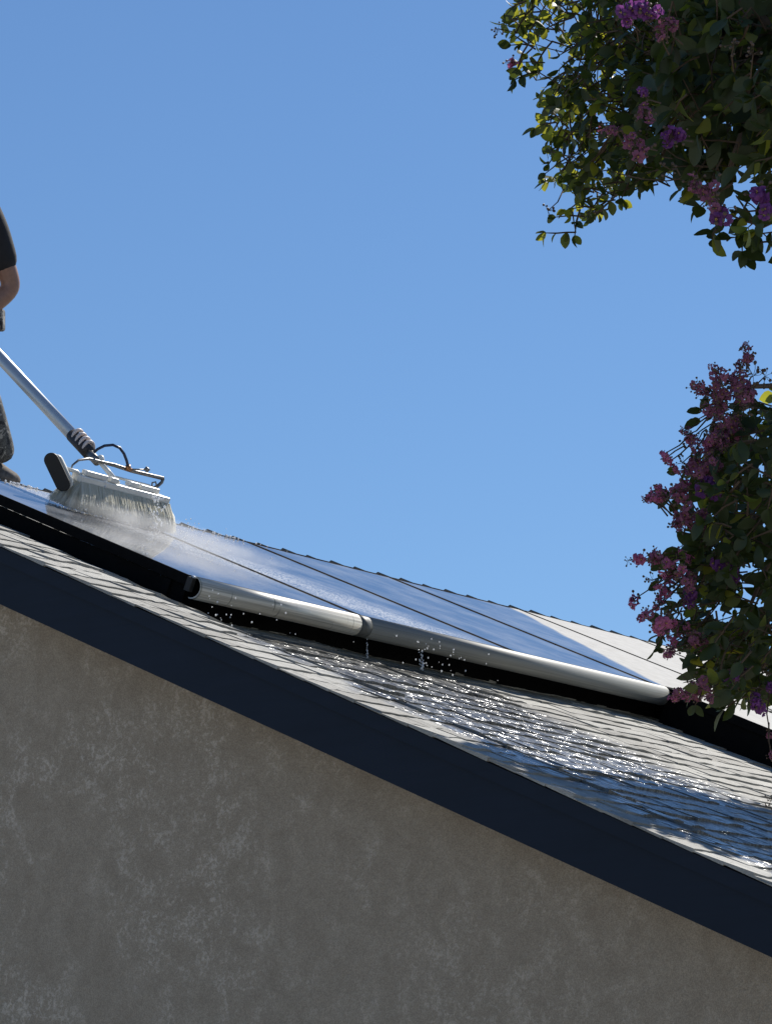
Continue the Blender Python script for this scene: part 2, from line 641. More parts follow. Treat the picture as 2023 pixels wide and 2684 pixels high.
def rake(name, h0, h1, x0, x1, ends=(S_EAVE - 0.03, S_RIDGE + 0.0)):
    b = MB()
    N_ = 40
    for k in range(N_):
        s0 = ends[0] + (ends[1] - ends[0]) * k / N_
        s1 = ends[0] + (ends[1] - ends[0]) * (k + 1) / N_
        w0, w1 = roof_wob(x0, s0) * 0.4, roof_wob(x0, s1) * 0.4
        vs = [RP(x0, s0, h0 + w0), RP(x1, s0, h0 + w0), RP(x1, s0, h1), RP(x0, s0, h1),
              RP(x0, s1, h0 + w1), RP(x1, s1, h0 + w1), RP(x1, s1, h1), RP(x0, s1, h1)]
        fcs = [(0, 4, 5, 1), (1, 5, 6, 2), (2, 6, 7, 3), (3, 7, 4, 0)]
        if k == 0:
            fcs.append((0, 1, 2, 3))
        if k == N_ - 1:
            fcs.append((4, 7, 6, 5))
        b.add(vs, fcs)
    return b.build(name, M['navy'], house)


rake("rake_board", RT, RT - 0.198, RAKE_X, RAKE_X + 0.038)
rake("rake_trim", RT - 0.001, RT - 0.052, RAKE_X - 0.014, RAKE_X - 0.0015)
b = MB()
cb = Vector((RAKE_X + 0.019, yrid, zrid)) + US2 * LB / 2 - UN2 * 0.12
b.box(cb, UX * 0.019, US2 * LB / 2, UN2 * 0.105)
b.build("rake_board", M['navy'], house)
b = MB()
pe = RP((RAKE_X + HX1) / 2, S_EAVE - 0.012, ROOF_H - 0.13)
b.box(pe, UX * ((HX1 - RAKE_X) / 2 - 0.04), Vector((0, 0.018, 0)), Vector((0, 0, 0.10)))
b.build("eave_fascia", M['navy'], house)

# shingles: wedge tabs with ragged butts; eight shared shapes
EXPO = 0.124


def shingle_geo(w, t, rr):
    nseg = 5
    jit = [rr.uniform(-0.006, 0.006) for _ in range(nseg + 1)]
    jt = [t * rr.uniform(0.75, 1.2) for _ in range(nseg + 1)]
    L_ = 0.235
    vs, fs_ = [], []
    for k in range(nseg + 1):
        x = -w / 2 + w * k / nseg
        vs += [(x, jit[k], -0.003), (x, jit[k], jt[k]), (x, L_, 0.0012)]
    for k in range(nseg):
        a, b_ = 3 * k, 3 * k + 3
        fs_ += [(a, b_, b_ + 1, a + 1), (a + 1, b_ + 1, b_ + 2, a + 2)]
    fs_ += [(0, 1, 2), (3 * nseg, 3 * nseg + 2, 3 * nseg + 1)]
    return vs, fs_


shapes = []
for w, t in ((0.30, .009), (0.30, .013), (0.22, .010), (0.22, .016), (0.16, .012), (0.13, .008), (0.38, .009), (0.38, .013)):
    vs, fs_ = shingle_geo(w, t, R)
    q = MB()
    q.add(vs, fs_)
    shapes.append((w, vs, fs_, q.mesh("shingle", M['shingle'])))


def roof_mat(x, s_, h, yaw=0.0):
    bx = UX * cos(yaw) + US * sin(yaw)
    by = US * cos(yaw) - UX * sin(yaw)
    p = RP(x, s_, h)
    return Matrix(((bx.x, by.x, UN.x, p.x), (bx.y, by.y, UN.y, p.y), (bx.z, by.z, UN.z, p.z), (0, 0, 0, 1)))


def to_px(p):
    q = Vector(p) - CAM
    z = q.dot(fwd)
    return W0 / 2 + FPX * q.dot(rgt) / z, H0 / 2 - FPX * q.dot(upv) / z, z


tabs = []
k = 0
s_ = S_EAVE - 0.012
while s_ < S_RIDGE - 0.10:
    x = RAKE_X - 0.022 - (R.random() * 0.008)
    first = True
    while x < HX1:
        i = R.choice((2, 4, 5, 5)) if x < 0.1 else R.randrange(8)
        w = shapes[i][0]
        cx_ = x + w / 2
        tabs.append((cx_, s_ + R.uniform(-0.003, 0.003), i, w))
        x += w + 0.002
    s_ += EXPO
    k += 1
vis, rest = [], []
for (cx_, sv, i, w) in tabs:
    h = ROOF_H + roof_wob(cx_, sv) + R.uniform(-0.001, 0.002)
    px, py, z = to_px(RP(cx_, sv, h))
    under = (0.25 < cx_ and sv > 0.15) or (cx_ > 3.3 and sv > -1.5)
    inside = -60 < px < 2090 and 1200 < py < 2400 and not under
    slope = (roof_wob(cx_ + 0.05, sv) - roof_wob(cx_ - 0.05, sv)) / 0.1
    m4 = roof_mat(cx_, sv, h, R.uniform(-0.006, 0.006)) @ Matrix.Rotation(-slope, 4, 'Y')
    (vis if inside else rest).append((z, i, m4))
vis.sort(key=lambda q: q[0])
rest += vis[300:]
for z, i, m4 in vis[:300]:
    o = bpy.data.objects.new("shingle", shapes[i][3])
    col.objects.link(o)
    o.matrix_world = m4
    o.parent = roof
q = MB()
for z, i, m4 in rest:
    q.add([m4 @ Vector(v) for v in shapes[i][1]], shapes[i][2])
o = q.build("shingles", M['shingle'], None)
o.parent = roof
tag(o, kind="stuff")
# far slope courses
q = MB()
for k in range(41):
    y0 = 0.05 + k * EXPO
    p = Vector(((RAKE_X + HX1) / 2, yrid, zrid)) + US2 * (y0 + 0.07) + UN2 * 0.004
    q.box(p, UX * ((HX1 - RAKE_X) / 2 + 0.015), (US2 * 0.075 + UN2 * 0.004), UN2 * 0.003)
o = q.build("shingles", M['shingle'], None)
o.parent = roof
tag(o, kind="stuff")

# ridge caps: each a small folded wedge, high butt end facing the near gable
cq = MB()
cl, ct = 0.30, 0.034
for (xa, hz) in ((0, ct), (cl, 0.002)):
    for (dy, dz) in ((-0.13, -0.13 * math.tan(TH)), (0, 0), (0.13, -0.13 * math.tan(TH))):
        cq.v.append((xa, dy, dz + hz))
    for (dy, dz) in ((0.13, -0.13 * math.tan(TH)), (0, 0), (-0.13, -0.13 * math.tan(TH))):
        cq.v.append((xa, dy, dz - 0.004))
cq.f = [(0, 1, 4, 5), (1, 2, 3, 4), (6, 11, 10, 7), (7, 10, 9, 8), (0, 6, 7, 1), (1, 7, 8, 2), (5, 4, 10, 11), (4, 3, 9, 10), (0, 5, 11, 6), (2, 8, 9, 3)]
cq.m = [0] * 10
capme = cq.mesh("ridge_cap", M['cap'])
ztop = RP(0, 1.65, 0.0)
x = RAKE_X - 0.02
RIDGE_LIFT = -0.018
while x < HX1 - 0.2:
    o = bpy.data.objects.new("ridge_cap", capme)
    col.objects.link(o)
    o.matrix_world = Matrix.Translation((x, yrid, zrid + RIDGE_LIFT + R.uniform(-0.003, 0.003))) @ Matrix.Rotation(R.uniform(-0.015, 0.015), 4, 'Z')
    o.parent = roof
    x += 0.186

# ---------------------------------------------------------------- solar array
PW, PL, PT = 1.014, 1.65, 0.040
GAP = 0.012


def panel_meshes():
    w = PW - GAP
    f = MB()
    bw = 0.008
    X0, X1, S0, S1 = 0, w, 0, PL - GAP
    def bar(x0, x1, s0, s1):
        c = ((x0 + x1) / 2, (s0 + s1) / 2, -PT / 2 + 0.0015)
        f.box(c, Vector(((x1 - x0) / 2, 0, 0)), Vector((0, (s1 - s0) / 2, 0)), Vector((0, 0, PT / 2)))
    bar(X0, X0 + bw, S0, S1)
    bar(X1 - bw, X1, S0, S1)
    bar(X0 + bw, X1 - bw, S0, S0 + bw)
    bar(X0 + bw, X1 - bw, S1 - bw, S1)
    gl = MB()
    gl.box(((X0 + X1) / 2, (S0 + S1) / 2, -0.004), Vector((w / 2 - bw, 0, 0)), Vector((0, S1 / 2 - bw, 0)), Vector((0, 0, 0.003)))
    bk = MB()
    bk.box((w / 2, S1 / 2 + 0.5, -0.025), Vector((0.06, 0, 0)), Vector((0, 0.05, 0)), Vector((0, 0, 0.012)))
    side_sh = MB()
    side_sh.box((0.018, S1 / 2, -0.100), Vector((0.002, 0, 0)), Vector((0, S1 / 2 - 0.01, 0)), Vector((0, 0, 0.058)))  # added black plate, stands in for the shade under the array's side
    front_sh = MB()
    front_sh.box((PW / 2, 0.10, -0.100), Vector((PW / 2 - 0.001, 0, 0)), Vector((0, 0.018, 0)), Vector((0, 0, 0.058)))  # added black bar, stands in for the dark cavity behind the skirt
    seam_bl = MB()
    seam_bl.box((w + GAP / 2, S1 / 2, -0.03), Vector((GAP / 2 - 0.001, 0, 0)), Vector((0, S1 / 2, 0)), Vector((0, 0, 0.008)))  # added strip, blocks sun through the panel gap so the seam stays dark
    ft = MB()
    ft.box((0, 0, -0.105), Vector((0.02, 0, 0)), Vector((0, 0.04, 0)), Vector((0, 0, 0.066)))
    return f.mesh("frame", M['frame']), gl.mesh("glass", M['glass']), bk.mesh("junction_box", M['blackpl']), ft.mesh("mount_foot", M['blackpl']), seam_bl.mesh("seam_light_block", M['blackpl']), side_sh.mesh("added_side_shade", M['frame']), front_sh.mesh("added_front_shade", M['frame'])


fm, gm, jm, fo, seam_blm, side_shm, front_shm = panel_meshes()


def skirt_mesh(SKL=PW - GAP - 0.055):
    """hollow rolled trim along the lower edge: convex outwards"""
    q = MB()
    prof = []
    for k in range(13):
        a = radians(100 - k * 16)
        prof.append((-0.014 - 0.043 * max(-0.3, cos(a)), -0.040 + 0.043 * sin(a)))
    prof2 = [(s_ * 1.0 + (0.004 if True else 0), h * 0.93 - 0.001) for s_, h in prof]
    n_ = len(prof)
    for x in (0.0, SKL):
        q.v += [(x, s_, h) for s_, h in prof] + [(x, s_, h) for s_, h in prof2]
    m_ = 2 * n_
    for k in range(n_ - 1):
        q.f += [(k, m_ + k, m_ + k + 1, k + 1), (n_ + k, n_ + k + 1, m_ + n_ + k + 1, m_ + n_ + k), (k, k + 1, n_ + k + 1, n_ + k),
                (m_ + k, m_ + n_ + k, m_ + n_ + k + 1, m_ + k + 1)]
    q.f += [(0, n_, m_ + n_, m_), (n_ - 1, m_ + n_ - 1, m_ + 2 * n_ - 1, 2 * n_ - 1)]
    q.m = [0] * len(q.f)
    return q


sq = skirt_mesh()
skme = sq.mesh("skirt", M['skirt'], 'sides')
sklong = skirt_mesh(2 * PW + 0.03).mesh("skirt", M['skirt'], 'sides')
spq = MB()
for v in sq.v:
    x = 0.0 if v[0] < 0.1 else 0.072
    spq.v.append((x, -0.014 + (v[1] + 0.014) * 0.985, -0.040 + (v[2] + 0.040) * 0.985))
spq.f, spq.m = sq.f, sq.m
spme = spq.mesh("splice", M['splice'], 'sides')


def place(me, name, m4, parent):
    o = bpy.data.objects.new(name, me)
    col.objects.link(o)
    o.matrix_world = m4
    adopt(o, parent)
    return o


upper = ["wet solar panel carrying the cleaning brush, beside the gable edge",
         "wet solar panel second from the gable edge, streaked with spray",
         "clean blue solar panel third from the gable edge, above the last skirt piece",
         "solar panel with the diagonal edge between rinsed glass and pale dust",
         "dusty grey solar panel just right of the diagonal wash edge on the ridge side",
         "dusty solar panel whose top meets the sky behind the pink blossoms",
         "dusty upper solar panel hidden behind the flowering branch"]
lower = ["dusty solar panel in the lower row with black side frame showing",
         "dusty lower row solar panel cut by the picture's edge"]
for row, labs, i0 in ((0, upper, 0), (1, lower, 3)):
    for k, lab in enumerate(labs):
        i = i0 + k
        s0 = 0.0 if row == 0 else -PL
        m4 = roof_mat(i * PW + 0.068 * row, s0, 0)
        t = thing("solar_panel", lab, "solar panel", RP(i * PW, s0, 0), "solar panels on the roof")
        place(fm, "frame", m4, t)
        place(gm, "glass", m4, t)
        place(jm, "junction_box", m4, t)
        place(seam_blm, "seam_light_block", m4, t)
        place(front_shm, "added_front_shade", m4, t)
        if k == 0:
            place(side_shm, "added_side_shade", m4, t)
        for fx, fs2 in ((0.84, 0.35), (0.93, 0.8), (0.84, 1.3)):
            place(fo, "mount_foot", m4 @ Matrix.Translation((fx, fs2, 0)), t)
        if row == 0 and i < 2:
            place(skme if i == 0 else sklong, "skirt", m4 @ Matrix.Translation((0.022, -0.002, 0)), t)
            if i == 0:
                place(spme, "splice", m4 @ Matrix.Translation((PW - GAP - 0.0345, -0.002, 0)), t)
            if i == 0:
                e = MB()
                e.box((0.008, -0.012, -0.03), Vector((0.010, 0, 0)), Vector((0, 0.014, 0)), Vector((0, 0, 0.027)))
                o = place(e.mesh("end_clip", M['blackpl']), "end_clip", m4, t)
                e = MB()
                e.box((0.010, -0.016, -0.001), Vector((0.006, 0, 0)), Vector((0, 0.008, 0)), Vector((0, 0, 0.005)))
                place(e.mesh("clip_screw", M['alu'], True), "clip_screw", m4, t)

# ---------------------------------------------------------------- cleaning brush
BX0, BX1, BS = 0.49, 1.06, 1.25
brush = thing("cleaning_brush", "white water-fed cleaning brush on a silver pole, pressed on the wet panel", "brush", RP(0.78, BS, 0))


def BP(x, s_, h):
    return RP(x, BS + s_, h)


# block
bq = MB()
bq.box(BP((BX0 + BX1) / 2, 0, 0.128), UX * ((BX1 - BX0) / 2 - 0.02), US * 0.034, UN * 0.016)
bq.build("brush_block", M['brushw'], brush, bevel=0.006)
for (xa, xb, dh, ds) in ((0.53, 0.66, 0.157, -0.012), (0.675, 0.72, 0.156, -0.014), (0.80, 0.86, 0.158, 0.0), (0.87, 0.985, 0.156, 0.004)):
    bq = MB()
    bq.box(BP((xa + xb) / 2, ds, dh), UX * (xb - xa) / 2, US * 0.017, UN * 0.011)
    bq.build("block_clip", M['brushw'], brush, bevel=0.005)
# bristles: flared mass made of thousands of fine blades around a fuller core
rb = random.Random(5)
q = MB()
for _ in range(9000):
    u = rb.random()
    side = rb.choice((-1, -1, -1, 2, 0, 2))
    if side == 0:       # end faces
        e = rb.choice((0, 1))
        u = 0.02 if e == 0 else 0.98
        a0, a1 = rb.uniform(-0.036, 0.036), 0
        a1 = a0 * 2.1
        ex = (-1 if e == 0 else 1) * rb.uniform(0.006, 0.045)
    elif side == 2:
        a0 = rb.uniform(-0.034, 0.034)
        a1 = a0 * 2.2 + rb.uniform(-0.01, 0.01)
        ex = 0
    else:
        a0 = side * 0.036
        a1 = side * rb.uniform(0.064, 0.104)
        ex = 0
    x0_ = BX0 + 0.02 + (BX1 - BX0 - 0.04) * u
    x1_ = (BX0 + BX1) / 2 + (x0_ - (BX0 + BX1) / 2) * 1.07 + ex + rb.uniform(-0.012, 0.012)
    h1 = rb.uniform(0.003, 0.045) if abs(a1) > 0.075 else rb.uniform(0.002, 0.02)
    p0, p2 = BP(x0_, a0, 0.12), BP(x1_, a1, h1)
    pm = BP(x0_ * 0.5 + x1_ * 0.5 + ex * 0.2, (a0 + a1) / 2 + side * 0.008 * (abs(side) == 1), 0.065 + rb.uniform(-0.01, 0.01))
    wv = (UX * rb.uniform(0.5, 1) + US * rb.uniform(-0.8, 0.8)).normalized() * 0.0022
    q.add([p0 - wv, p0 + wv, pm + wv, pm - wv, p2 + wv * 0.4, p2 - wv * 0.4], [(0, 1, 2, 3), (3, 2, 4, 5)])
tag(q.build("bristles", M['bristle'], brush), kind="stuff")
# black end pad leaning outwards, pale sides
def stadium(c, ea, eb, en, la, lb, th, n=10):
    pts = []
    for k in range(n + 1):
        a = pi * k / n
        pts.append(c + ea * (la + lb * sin(a)) + eb * lb * cos(a))
    for k in range(n + 1):
        a = pi + pi * k / n
        pts.append(c + ea * (-la + lb * sin(a)) + eb * lb * cos(a))
    m_ = MB()
    m = len(pts)
    m_.v = [tuple(p - en * th) for p in pts] + [tuple(p + en * th) for p in pts]
    m_.f = [tuple(range(m)), tuple(range(m, 2 * m))[::-1]] + [(k, m + k, m + (k + 1) % m, (k + 1) % m) for k in range(m)]
    m_.m = [0] * len(m_.f)
    return m_


view_back = -fwd
padc = at(150, 1237, to_px(BP(0.47, -0.01, 0.1))[2] - 0.03)
pad_up = (upv * 0.90 - rgt * 0.43).normalized()
pad_n = (UX * -0.75 + US * -0.60 + UN * 0.05)
pad_n = (pad_n - pad_up * pad_n.dot(pad_up)).normalized()
pad_w = pad_up.cross(pad_n).normalized()
stadium(padc, pad_up, pad_w, pad_n, 0.054, 0.030, 0.011).build("end_pad", M['blackpl'], brush, bevel=0.003)
stadium(padc - pad_n * 0.034 + rgt * 0.012, pad_up, pad_w, pad_n, 0.048, 0.029, 0.020).build("pad_backing", M['brushw'], brush, bevel=0.003)
q = MB()
q.tube([padc - pad_n * 0.035 + pad_up * 0.03, BP(0.50, 0, 0.15), BP(0.53, 0, 0.14)], 0.009, 8)
q.build("pad_arm", M['brushw'], brush, smooth=True)

# rod frame above the block
tz = to_px(BP(0.78, 0, 0.16))[2]
rodpts = [at(184, 1236, tz - .2), at(190, 1219, tz - .2), at(206, 1206, tz - .17), at(232, 1202, tz - .1), at(262, 1210, tz - .02),
          at(300, 1219, tz + .03), at(345, 1234, tz + .1), at(395, 1246, tz + .18), at(428, 1254, tz + .22)]
q = MB()
q.tube(rodpts, [.003, .004, .005, .0065, .0075, .0085, .0085, .0085, .0085], 8)
q.build("support_rod", M['steel'], brush, smooth=True)
q = MB()
q.tube([rodpts[-1], at(424, 1264, tz + .22), at(413, 1274, tz + .2), at(405, 1278, tz + .19)], 0.007, 8)
q.tube([at(405, 1278, tz + .19), at(398, 1273, tz + .19), at(399, 1265, tz + .19), at(408, 1263, tz + .19), at(410, 1271, tz + .19)], 0.004, 6)
q.build("end_bracket", M['steel'], brush, smooth=True)
q = MB()
q.tube([at(285, 1246, tz + .0), at(392, 1273, tz + .16)], 0.006, 8)
q.build("spray_bar", M['brushw'], brush, smooth=True)

# pole with sleeve, coil and hose
p_end = at(252, 1207, tz)
p_hand = at(-80, 850, 15.70)
pd = (p_hand - p_end).normalized()
q = MB()
q.tube([p_end + pd * 0.075, p_hand, p_hand + pd * 1.1], 0.0265, 24)
q.build("pole", M['alu'], brush, smooth=True)
q = MB()
q.tube([p_end - pd * 0.012, p_end + pd * 0.085], 0.0185, 16)
q.build("pole_socket", M['steel'], brush, smooth=True)
q = MB()
q.ball(p_end + UN * 0.004 + rgt * 0.018, 0.016, 10, 8, (1, 1, 1.3))
q.tube([p_end + rgt * 0.012, BP(0.75, 0, 0.145)], 0.011, 8)
q.build("swivel_joint", M['brushw'], brush, smooth=True)
q = MB()
q.tube([p_end + pd * 0.070, p_end + pd * 0.235], 0.0290, 18)
slv = q.build("grip_sleeve", M['grip'], brush, smooth=True)
side = pd.cross(fwd).normalized()
if side.dot(rgt) < 0:
    side = -side
for k in range(4):
    c = p_end + pd * (0.095 + 0.036 * k)
    ring = []
    for j in range(17):
        a = 2 * pi * j / 16
        ring.append(c + (side * cos(a) + side.cross(pd) * sin(a)) * 0.027 + pd * (0.012 * cos(a)) + side * 0.012)
    q = MB()
    q.tube(ring, 0.0078, 8)
    o = q.build("hose_coil", M['coil'], None, smooth=True)
    o.parent = slv
q = MB()
hp = [at(246, 1186, tz - .0), at(256, 1177, tz), at(274, 1168, tz), at(296, 1166, tz), at(314, 1174, tz), at(325, 1189, tz + .02), at(332, 1207, tz + .04), at(336, 1224, tz + .06)]
q.tube(hp, 0.0062, 8)
q.build("hose", M['hose'], brush, smooth=True)
q = MB()
q.tube([at(335, 1220, tz + .06), at(338, 1233, tz + .07)], 0.011, 8)
q.tube([at(332, 1229, tz + .06), at(344, 1231, tz + .08)], 0.008, 8)
q.build("brass_fitting", M['brass'], brush, smooth=True)
q = MB()
q.tube([at(344, 1230, tz + .08), at(382, 1231, tz + .12)], 0.0035, 6)
q.tube([at(380, 1226, tz + .12), at(390, 1235, tz + .12)], 0.010, 8)
q.build("jet_nozzle", M['steel'], brush, smooth=True)
# water beads clinging on the brush are part of the falling water below

# ---------------------------------------------------------------- falling water and spray
q = MB()
rw = random.Random(21)


def bead(p, r):
    q.ball(p, r, 6, 4, (1, 1, rw.uniform(1.0, 1.6)))


for _ in range(70):      # dripping off the skirt
    x = rw.choice((rw.gauss(0.15, 0.08), rw.gauss(1.35, 0.05), rw.gauss(1.5, 0.06), rw.uniform(0.05, 1.9)))
    bead(RP(x, -0.055 + rw.uniform(-0.02, 0.01), 0) - Vector((0, 0, rw.uniform(0.02, 0.15))), rw.uniform(0.0012, 0.0035))
for _ in range(26):      # one thread of drops under the splice
    z = rw.random()
    bead(RP(1.365 + rw.gauss(0, 0.006), -0.06, -0.07) - Vector((0, 0, z * 0.085)), rw.uniform(0.002, 0.0042))
    bead(RP(1.02 + rw.gauss(0, 0.003), -0.06, -0.07) - Vector((0, 0, z * 0.085)), rw.uniform(0.0012, 0.0026))
for _ in range(420):     # thrown about the brush
    p = BP(rw.gauss(0.92, 0.22), rw.gauss(-0.12, 0.10), abs(rw.gauss(0.0, 0.035)) + 0.003)
    bead(p, rw.choice((0.0006, 0.0008, 0.001, 0.0016, 0.0025)))
for _ in range(46):      # bright beads at the end of the bristles
    p = at(rw.gauss(408, 9), rw.uniform(1300, 1385), tz + 0.05)
    bead(p, rw.uniform(0.002, 0.0065))
for k in range(7):       # a drip down the middle of the bristles
    p = at(272 + rw.uniform(-5, 5) + k * 1.5, 1250 + 13 * k, tz - 0.12)
    bead(p, rw.uniform(0.004, 0.0085))
for k in range(60):      # running along the top frame, catching the sun
    x = rw.choice((rw.gauss(0.62, 0.07), rw.gauss(1.75, 0.25)))
    bead(RP(x, 1.62, 0.004), rw.uniform(0.0015, 0.005))
tag(q.build("water_drops", M['water'], None, smooth=True), "white water drops falling from the brush and the panel skirt", "water drops", kind="stuff")

# fine spray hanging round the brush
vm = NT("spray")
p = vm.pos()
tc = vm.n("ShaderNodeTexCoord").outputs["Object"]
ln = vm.n("ShaderNodeVectorMath", operation='LENGTH')
vm.l(tc, ln.inputs[0])
fall = vm.mapr(ln.outputs["Value"], 0.25, 1.0, 1.0, 0.0)
nz = vm.mapr(vm.noise(p, 9, 3, 0.6), 0.35, 0.75)
den = vm.math('MULTIPLY', vm.math('MULTIPLY', fall, vm.math('ADD', nz, 0.25)), 3.6)
pv = vm.n("ShaderNodeVolumePrincipled")
pv.inputs["Color"].default_value = (0.97, 0.98, 1, 1)
pv.inputs["Anisotropy"].default_value = 0.35
vm.l(den, pv.inputs["Density"])
vm.l(pv.outputs[0], vm.out.inputs["Volume"])
sp = MB()
sp.ball((0, 0, 0), 1.0, 20, 12)
o = link("spray_mist", sp.mesh("spray_mist", vm.mat), None, 0,
         Matrix.Translation(RP(0.84, 0.95, 0.035)) @ Matrix.Rotation(TH, 4, 'X') @ Matrix.Rotation(radians(-25), 4, 'Z') @ Matrix.Diagonal((0.62, 0.42, 0.060, 1)))
tag(o, "thin white spray drifting low over the panels from the brush", "spray", kind="stuff")

# ---------------------------------------------------------------- person with the pole
TP = 15.95
person = thing("person", "person in black T-shirt and grey camouflage trousers working the pole on the ridge", "person", at(-60, 1262, TP))


def skin_obj(name, verts, edges, radii, mat, parent, levels=2, root=0):
    me = bpy.data.meshes.new(name)
    me.from_pydata([tuple(v) for v in verts], edges, [])
    o = bpy.data.objects.new(name, me)
    col.objects.link(o)
    o.modifiers.new("skin", 'SKIN').use_smooth_shade = True
    sv = me.skin_vertices[0].data
    for i, r in enumerate(radii):
        sv[i].radius = (r, r) if not isinstance(r, tuple) else r
        sv[i].use_root = (i == root)
    ss = o.modifiers.new("sub", 'SUBSURF')
    ss.levels = ss.render_levels = levels
    me.materials.append(mat)
    adopt(o, parent)
    return o


def J(px, py, dt=0.0):
    return at(px, py, TP + dt)


hipL, hipR = J(-62, 808, 0.0), J(-190, 812, 0.05)
kneeL, kneeR = J(-48, 1010, -0.12), J(-225, 1000, -0.08)
ankL, ankR = J(2, 1188, 0.0), J(-215, 1175, 0.03)
pel = J(-126, 790, 0.04)
waist = J(-130, 705, 0.0)
chest = J(-140, 585, -0.10)
neck = J(-150, 480, -0.20)
shL, shR = J(-42, 538, -0.12), J(-245, 540, -0.14)
elL = J(34, 754, -0.06)
wrL = J(-62, 838, -0.16)
elR = J(-330, 720, -0.16)
wrR = J(-262, 655, -0.28)
hd0, hd1 = J(-158, 440, -0.26), J(-168, 372, -0.30)
# body: one continuous figure
V = [pel, waist, chest, neck, hd0, hd1, shL, (shL * .45 + elL * .55), elL, (elL * .4 + wrL * .6), wrL,
     shR, (shR * .45 + elR * .55), elR, (elR * .4 + wrR * .6), wrR,
     hipL, kneeL, (kneeL * .6 + ankL * .4), ankL, hipR, kneeR, (kneeR * .6 + ankR * .4), ankR]
Ed = [(0, 1), (1, 2), (2, 3), (3, 4), (4, 5), (2, 6), (6, 7), (7, 8), (8, 9), (9, 10), (2, 11), (11, 12), (12, 13), (13, 14), (14, 15),
      (0, 16), (16, 17), (17, 18), (18, 19), (0, 20), (20, 21), (21, 22), (22, 23)]
Ra = [.13, .125, .14, .055, .075, .085, .07, .052, .050, .042, .027, .07, .05, .043, .042, .027, .085, .06, .055, .04, .085, .06, .055, .04]


def hand(wr, tip_dir, grip_axis, sgn, V, Ed, Ra, wi):
    """palm and five curled fingers closing on the pole"""
    d = tip_dir.normalized()
    ax = grip_axis.normalized()
    nrm = d.cross(ax).normalized() * sgn
    pc = wr + d * 0.05
    V.append(pc)
    Ra.append((0.036, 0.022))
    pi_ = len(V) - 1
    Ed.append((wi, pi_))
    for k, (off, ln_) in enumerate(((-0.030, .030), (-0.010, .034), (0.011, .033), (0.031, .026))):
        b0 = pc + d * 0.035 + ax * off
        prev = pi_
        for j, (a, c) in enumerate(((0.0, 0.0), (0.8, .022), (0.9, .045))):
            pt = b0 + d * ln_ * (1 if j == 0 else (1.1 if j == 1 else 0.4)) * 0.8 + nrm * c
            V.append(pt)
            Ra.append(0.0095 - 0.0008 * j)
            Ed.append((prev, len(V) - 1))
            prev = len(V) - 1
    prev = pi_
    for j, pt in enumerate((pc - ax * 0.038 + d * 0.0, pc - ax * 0.046 + d * 0.022 + nrm * 0.018, pc - ax * 0.034 + d * 0.04 + nrm * 0.036)):
        V.append(pt)
        Ra.append(0.0115 - 0.001 * j)
        Ed.append((prev, len(V) - 1))
        prev = len(V) - 1


hand(wrL, (p_hand - wrL), pd, 1, V, Ed, Ra, 10)
hand(wrR, ((p_hand + pd * 0.55) - wrR), pd, -1, V, Ed, Ra, 15)
skin_obj("body", V, Ed, Ra, M['skin'], person)
# face features: nose, ears, eyes
facing = (-fwd * 0.8 - rgt * 0.2 - upv * 0.55).normalized()
q = MB()
q.ball(hd1 * .6 + hd0 * .4 + facing * 0.092, 0.016, 8, 6)
q.build("nose", M['skin'], person, smooth=True)
for sg in (-1, 1):
    q = MB()
    q.ball(hd1 * .8 + hd0 * .2 + facing * 0.078 + rgt * 0.03 * sg, 0.011, 8, 6)
    q.build("eye", M['eye'], person, smooth=True)
    q = MB()
    q.ball(hd1 * .6 + hd0 * .4 + rgt * 0.085 * sg, 0.025, 8, 6, (0.5, 0.6, 1))
    q.build("ear", M['skin'], person, smooth=True)
q = MB()
q.ball(hd1 - facing * 0.012 + upv * 0.025, 0.098, 16, 10, (1, 1, 0.95))
q.build("hair", M['hair'], person, smooth=True)
# shirt with a loose short sleeve
slvL = shL * .16 + elL * .84
slvR = shR * .30 + elR * .70
Vs = [waist * .75 + pel * .25, waist, chest, chest * .35 + neck * .65, shL, (shL * .5 + elL * .5), slvL, shR, (shR * .5 + elR * .5), slvR]
skin_obj("shirt", Vs, [(0, 1), (1, 2), (2, 3), (2, 4), (4, 5), (5, 6), (2, 7), (7, 8), (8, 9)],
         [.15, .148, .16, .072, .092, .074, .068, .092, .074, .07], M['shirt'], person)
hemL, hemR = ankL - upv * 0.050 + rgt * 0.012, ankR - upv * 0.050
Vt = [pel, pel * .5 + waist * .5, hipL, (hipL * .5 + kneeL * .5), kneeL, (kneeL * .5 + ankL * .5), hemL, hipR, (hipR * .5 + kneeR * .5), kneeR, (kneeR * .5 + ankR * .5), hemR]
skin_obj("trousers", Vt, [(0, 1), (0, 2), (2, 3), (3, 4), (4, 5), (5, 6), (0, 7), (7, 8), (8, 9), (9, 10), (10, 11)],
         [.14, .14, .108, .088, .072, .074, .072, .108, .088, .072, .074, .072], M['camo'], person)
q = MB()
pk = J(-2, 838, -0.06)
q.box(pk, rgt * 0.022, upv * 0.05, fwd * 0.06)
q.build("cargo_pocket", M['camo'], person, bevel=0.012)
